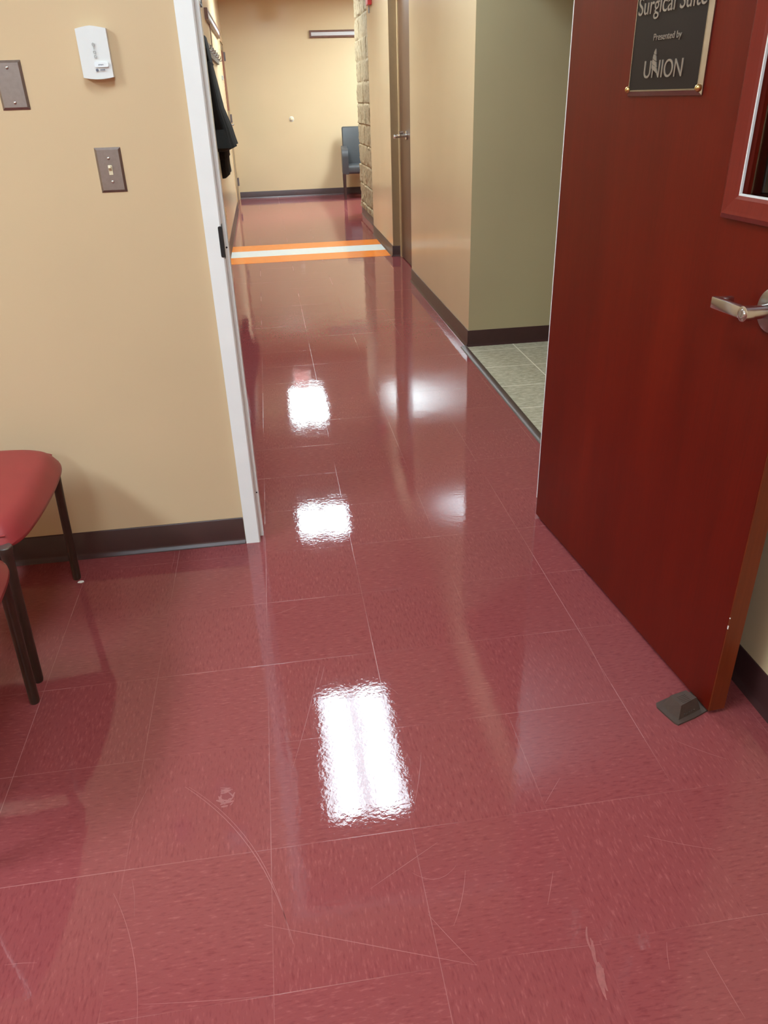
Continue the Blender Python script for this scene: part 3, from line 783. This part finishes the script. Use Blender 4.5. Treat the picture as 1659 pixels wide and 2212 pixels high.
bm = T([(-0.016, 0.14, 1.105), (-0.004, 0.14, 1.105)], 0.034, 20); hl = obj('door_handle', bm, 'chrome', d3, True)
bm = bmesh.new(); tube(bm, [(-0.006, 0.14, 1.105), (0.062, 0.14, 1.105)], 0.013, 14); box(bm, 0.052, 0.070, 0.14, 0.25, 1.096, 1.116, 0.003)
obj('lever', bm, 'chrome', hl, True)

# ------------------------------------------------------------------ things on the corridor left wall
def tack_rail(name, label, loc, rz, length, caps=False):
    """wood edged display rail; local x along it, -y towards the viewer"""
    t = thing(name, label, 'display rail', loc, rz, 'tack rails on the corridor walls')
    h = 0.096
    bm = picture_frame(bmesh.new(), 0, length, -h/2, h/2, [(0, 0), (0, -0.030), (0.003, -0.033), (0.024, -0.033), (0.026, -0.027), (0.026, 0.0)])
    obj('frame', bm, 'rail_wood', t)
    obj('strip', B(0.025, length-0.025, -0.028, 0.0, -h/2+0.025, h/2-0.025), 'cork', t)
    if caps:
        for s in (-0.028, 0.028):
            obj('screw', dome(bmesh.new(), (0.012, -0.032, s), 0.006, 0.003, (0, -1, 0), 12, 3), 'chrome', t, True)
    return t
# rails: end wall one faces the viewer (-y); left wall one faces +x
tack_rail('display_rail', 'wood edged tack rail on the corridor end wall', (0.866, Y_FAR, 2.252), 0.0, 1.40)
tack_rail('display_rail', 'wood edged tack rail on the left wall above the coat', (XL, 9.07, 2.168), math.pi/2, 2.76, True)
cd = obj('hanging_cord', T([(0, 0, 0), (0.004, 0.004, -0.10), (0.002, 0.0, -0.21)], 0.0045, 8), 'rail_wood', loc=(XL+0.012, 9.60, 2.118))
tag(cd, 'thin brown cord hanging from the left tack rail', 'cord')
cr = thing('coat_rack', 'grey board coat rack with rounded end on the left wall', 'coat rack', (XL, 7.90, 1.842))
bm = bmesh.new(); ol = [(0.0, -0.055), (2.85, -0.055)] + [(2.85+0.06*math.sin(math.radians(a)), -0.055*math.cos(math.radians(a))) for a in range(15, 180, 15)] + [(2.85, 0.055), (0.0, 0.055)]
prism(bm, ol, 'x', 0.0, 0.026)
bm.verts.ensure_lookup_table()
obj('board', bm, 'grey_board', cr)
for i in range(7):
    y = 0.2+0.42*i
    bm = T([(0.024, y, -0.01), (0.050, y, -0.022), (0.066, y, -0.016), (0.070, y, 0.006)], [0.006, 0.006, 0.006, 0.007], 10)
    obj('hook', bm, 'steel', cr, True)

# black coat hanging from the rack, seen edge on: a closed draped body with folds and one sleeve
def drape(rows, n=44):
    """closed cloth volume against the wall; rows: (z, outward reach, y near, y far, fold)"""
    bm = bmesh.new(); rs = []
    for z, w, ya, yb, fo in rows:
        r_ = []
        for j in range(n+1):
            t = math.pi*j/n
            y = (ya+yb)/2 + (yb-ya)/2*math.copysign(abs(math.cos(t))**0.55, math.cos(t))
            x = 0.032 + (w+0.006-0.032)*abs(math.sin(t))**0.35*(1 + fo*math.sin(13*t+z*3) - abs(fo))
            r_.append(bm.verts.new((x, y, z)))
        rs.append(r_)
    for a, b in zip(rs, rs[1:]):
        for j in range(n): bm.faces.new((a[j], a[j+1], b[j+1], b[j]))
        bm.faces.new((a[0], b[0], b[n], a[n]))
    bm.faces.new(rs[0]); bm.faces.new(rs[-1][::-1])
    return bm
ct = thing('coat', 'black coat hanging on the left corridor wall beside the door frame', 'coat', (XL, 0, 0))
obj('body', drape([(1.000, 0.110, 7.80, 8.78, 0.05), (1.012, 0.150, 7.78, 8.86, 0.05), (1.030, 0.200, 7.76, 8.90, 0.05), (1.10, 0.180, 7.80, 8.90, 0.05), (1.18, 0.160, 7.85, 8.90, 0.05), (1.35, 0.104, 7.8, 8.78, 0.05),
     (1.571, 0.075, 7.75, 8.55, 0.05), (1.690, 0.062, 7.72, 8.28, 0.04), (1.700, 0.068, 7.72, 8.28, 0.04), (1.712, 0.062, 7.72, 8.26, 0.03), (1.80, 0.056, 7.60, 8.10, 0.02), (1.892, 0.044, 7.60, 8.00, 0.0)]), 'cloth', ct, True)
obj('sleeve', drape([(0.752, 0.064, 8.10, 8.76, 0.05), (0.776, 0.100, 8.08, 8.88, 0.05), (0.84, 0.094, 8.05, 8.88, 0.05), (0.915, 0.095, 8.05, 8.88, 0.05), (0.930, 0.106, 8.02, 8.88, 0.05), (0.95, 0.102, 8.0, 8.88, 0.05), (1.02, 0.108, 8.0, 8.88, 0.05)]), 'cloth', ct, True)

wp = thing('wall_thermostat', 'small grey wall plate high on the left wall before the far door', 'wall plate', (XL, 11.70, 1.675), math.pi/2)
obj('cover', B(-0.035, 0.035, -0.022, 0, -0.025, 0.025, 0.003), 'grey_plastic', wp)
oc = thing('outlet_plate', 'tan outlet cover low on the corridor left wall', 'outlet', (XL, 8.55, 0.385), math.pi/2)
obj('plate', plate_bm(0.07, 0.115), 'cream', oc)
for s in (-0.02, 0.02): obj('socket', B(-0.013, 0.013, -0.0075, -0.005, s-0.012, s+0.012, 0.002), 'cream', oc)
nb = thing('notice_frame', 'dark framed notice cut off above the coat at the top edge', 'notice', (XL, 8.20, 2.34), math.pi/2)
obj('frame', picture_frame(bmesh.new(), -0.25, 0.25, -0.18, 0.18, [(0, 0), (0, -0.02), (0.02, -0.02), (0.022, -0.008), (0.022, 0.0)]), 'black', nb)
obj('sheet', B(-0.229, 0.229, -0.010, -0.001, -0.159, 0.159), 'paper', nb)

# ------------------------------------------------------------------ far end
wb = thing('wall_bumper', 'small white round door bumper on the corridor end wall', 'door bumper', (0.504, Y_FAR, 1.129))
obj('base', T([(0, 0, 0), (0, -0.012, 0)], [0.037, 0.034], 24), 'plastic', wb, True)
obj('bumper', dome(bmesh.new(), (0, -0.011, 0), 0.028, 0.022, (0, -1, 0), 20, 5), 'ivory', wb, True)
fa_ = thing('fire_alarm', 'red fire alarm high on the right wall beside the rough blocks', 'fire alarm', (XR2, 8.88, 2.27), -math.pi/2)
obj('housing', B(-0.075, 0.075, -0.042, 0.0, -0.080, 0.080, 0.006), 'alarm_red', fa_)
obj('strobe', B(-0.03, 0.03, -0.055, -0.041, -0.005, 0.055, 0.004), 'plastic', fa_)
obj('conduit', T([(-0.05, -0.014, -0.078), (-0.05, -0.014, -0.14)], 0.008, 10), 'grey_plastic', fa_, True)
ex = thing('exit_sign', 'red EXIT sign hanging from the corridor ceiling, mirrored in the floor', 'exit sign', (0.30, 12.25, 2.575))
obj('housing', B(-0.165, 0.165, 0.0, 0.05, 0.0, 0.165, 0.005), 'grey_plastic', ex)
obj('face', B(-0.150, 0.150, -0.003, 0.0005, 0.012, 0.153), 'exit_white', ex)
obj('lettering', text_bm('EXIT', 0.23, 0.105, 0.003, 0.0, -0.004, 0.030), 'exit_red', ex)
obj('stem', T([(0, 0.025, 0.163), (0, 0.025, CEIL-2.575)], 0.012, 12), 'plastic', ex, True)

# black armchair against the end wall
ac = thing('armchair', 'charcoal vinyl armchair against the end wall, half hidden by the blocks', 'chair', (1.475, 13.00, 0), math.radians(-4))
def cushion(x0, x1, y0, y1, z0, z1, bev): return B(x0, x1, y0, y1, z0, z1, bev, 5)
bm = cushion(-0.205, 0.205, -0.295, 0.20, 0.365, 0.485, 0.035)
obj('seat', bm, 'black_vinyl', ac, True)
bm = cushion(-0.235, 0.235, 0.0, 0.085, 0.36, 1.0, 0.022)
for v in bm.verts: v.co.y += 0.185 + 0.12*max(0, (v.co.z-0.45))/0.55
obj('backrest', bm, 'black_vinyl', ac, True)
for s in (-1, 1):
    bm = bmesh.new()
    pr = [(-0.29, 0.36), (-0.325, 0.60), (-0.315, 0.675), (-0.285, 0.705), (-0.22, 0.715), (0.22, 0.735), (0.25, 0.36)]
    prism(bm, pr, 'x', s*0.170, s*0.262); bevel_all(bm, 0.014, 4, 25)
    obj('arm', bm, 'black_vinyl', ac, True)
for s in (-1, 1):
    for y, bk2 in ((-0.275, -0.005), (0.235, 0.05)):
        bm = bmesh.new()
        a = [(s*0.235-0.021, y-0.021), (s*0.235+0.021, y-0.021), (s*0.235+0.021, y+0.021), (s*0.235-0.021, y+0.021)]
        b = [(s*0.235-0.013, y+bk2-0.013), (s*0.235+0.013, y+bk2-0.013), (s*0.235+0.013, y+bk2+0.013), (s*0.235-0.013, y+bk2+0.013)]
        va = [bm.verts.new((x, yy, 0.37)) for x, yy in a]; vb = [bm.verts.new((x, yy, 0.0)) for x, yy in b]
        for i in range(4): bm.faces.new((va[i], va[(i+1) % 4], vb[(i+1) % 4], vb[i]))
        bm.faces.new(va); bm.faces.new(vb[::-1]); bevel_all(bm, 0.003, 2)
        obj('leg', bm, 'dark_wood', ac, True)

# ------------------------------------------------------------------ fluorescent ceiling lights
def troffer(label, x, y, w, l, mat, group='fluorescent ceiling panels'):
    t = thing('ceiling_light', label, 'ceiling light', (x, y, CEIL-0.012), 0, group)
    bm = bmesh.new()
    for a in ((-w/2, w/2, -l/2, -l/2+0.025), (-w/2, w/2, l/2-0.025, l/2), (-w/2, -w/2+0.025, -l/2, l/2), (w/2-0.025, w/2, -l/2, l/2)):
        box(bm, a[0], a[1], a[2], a[3], -0.003, 0.012)
    obj('frame', bm, 'white_metal', t)
    obj('diffuser', B(-w/2+0.02, w/2-0.02, -l/2+0.02, l/2-0.02, 0.001, 0.008), mat, t)
    return t
troffer('long light panel just inside the corridor, mirrored largest in the floor', 0.290, 4.030, 0.60, 1.24, 'lamp_corridor')
troffer('square light panel halfway down the corridor, mirrored as the middle glare', 0.290, 7.480, 0.60, 0.62, 'lamp_mid')
troffer('long light panel at the far corridor end, mirrored as the farthest glare', 0.330, 11.13, 0.60, 1.30, 'lamp_far')
troffer('light panel in the lobby right of the corridor end', 2.40, 11.90, 0.60, 1.22, 'lamp_lobby')
troffer('light panel over the viewer in the near room', -0.15, 1.00, 0.60, 1.22, 'lamp_over')
troffer('light panel over the left side of the near room', -2.40, 0.55, 0.60, 1.22, 'lamp_room')
troffer('light panel at the back of the near room', -0.90, -2.30, 0.60, 1.22, 'lamp_room')
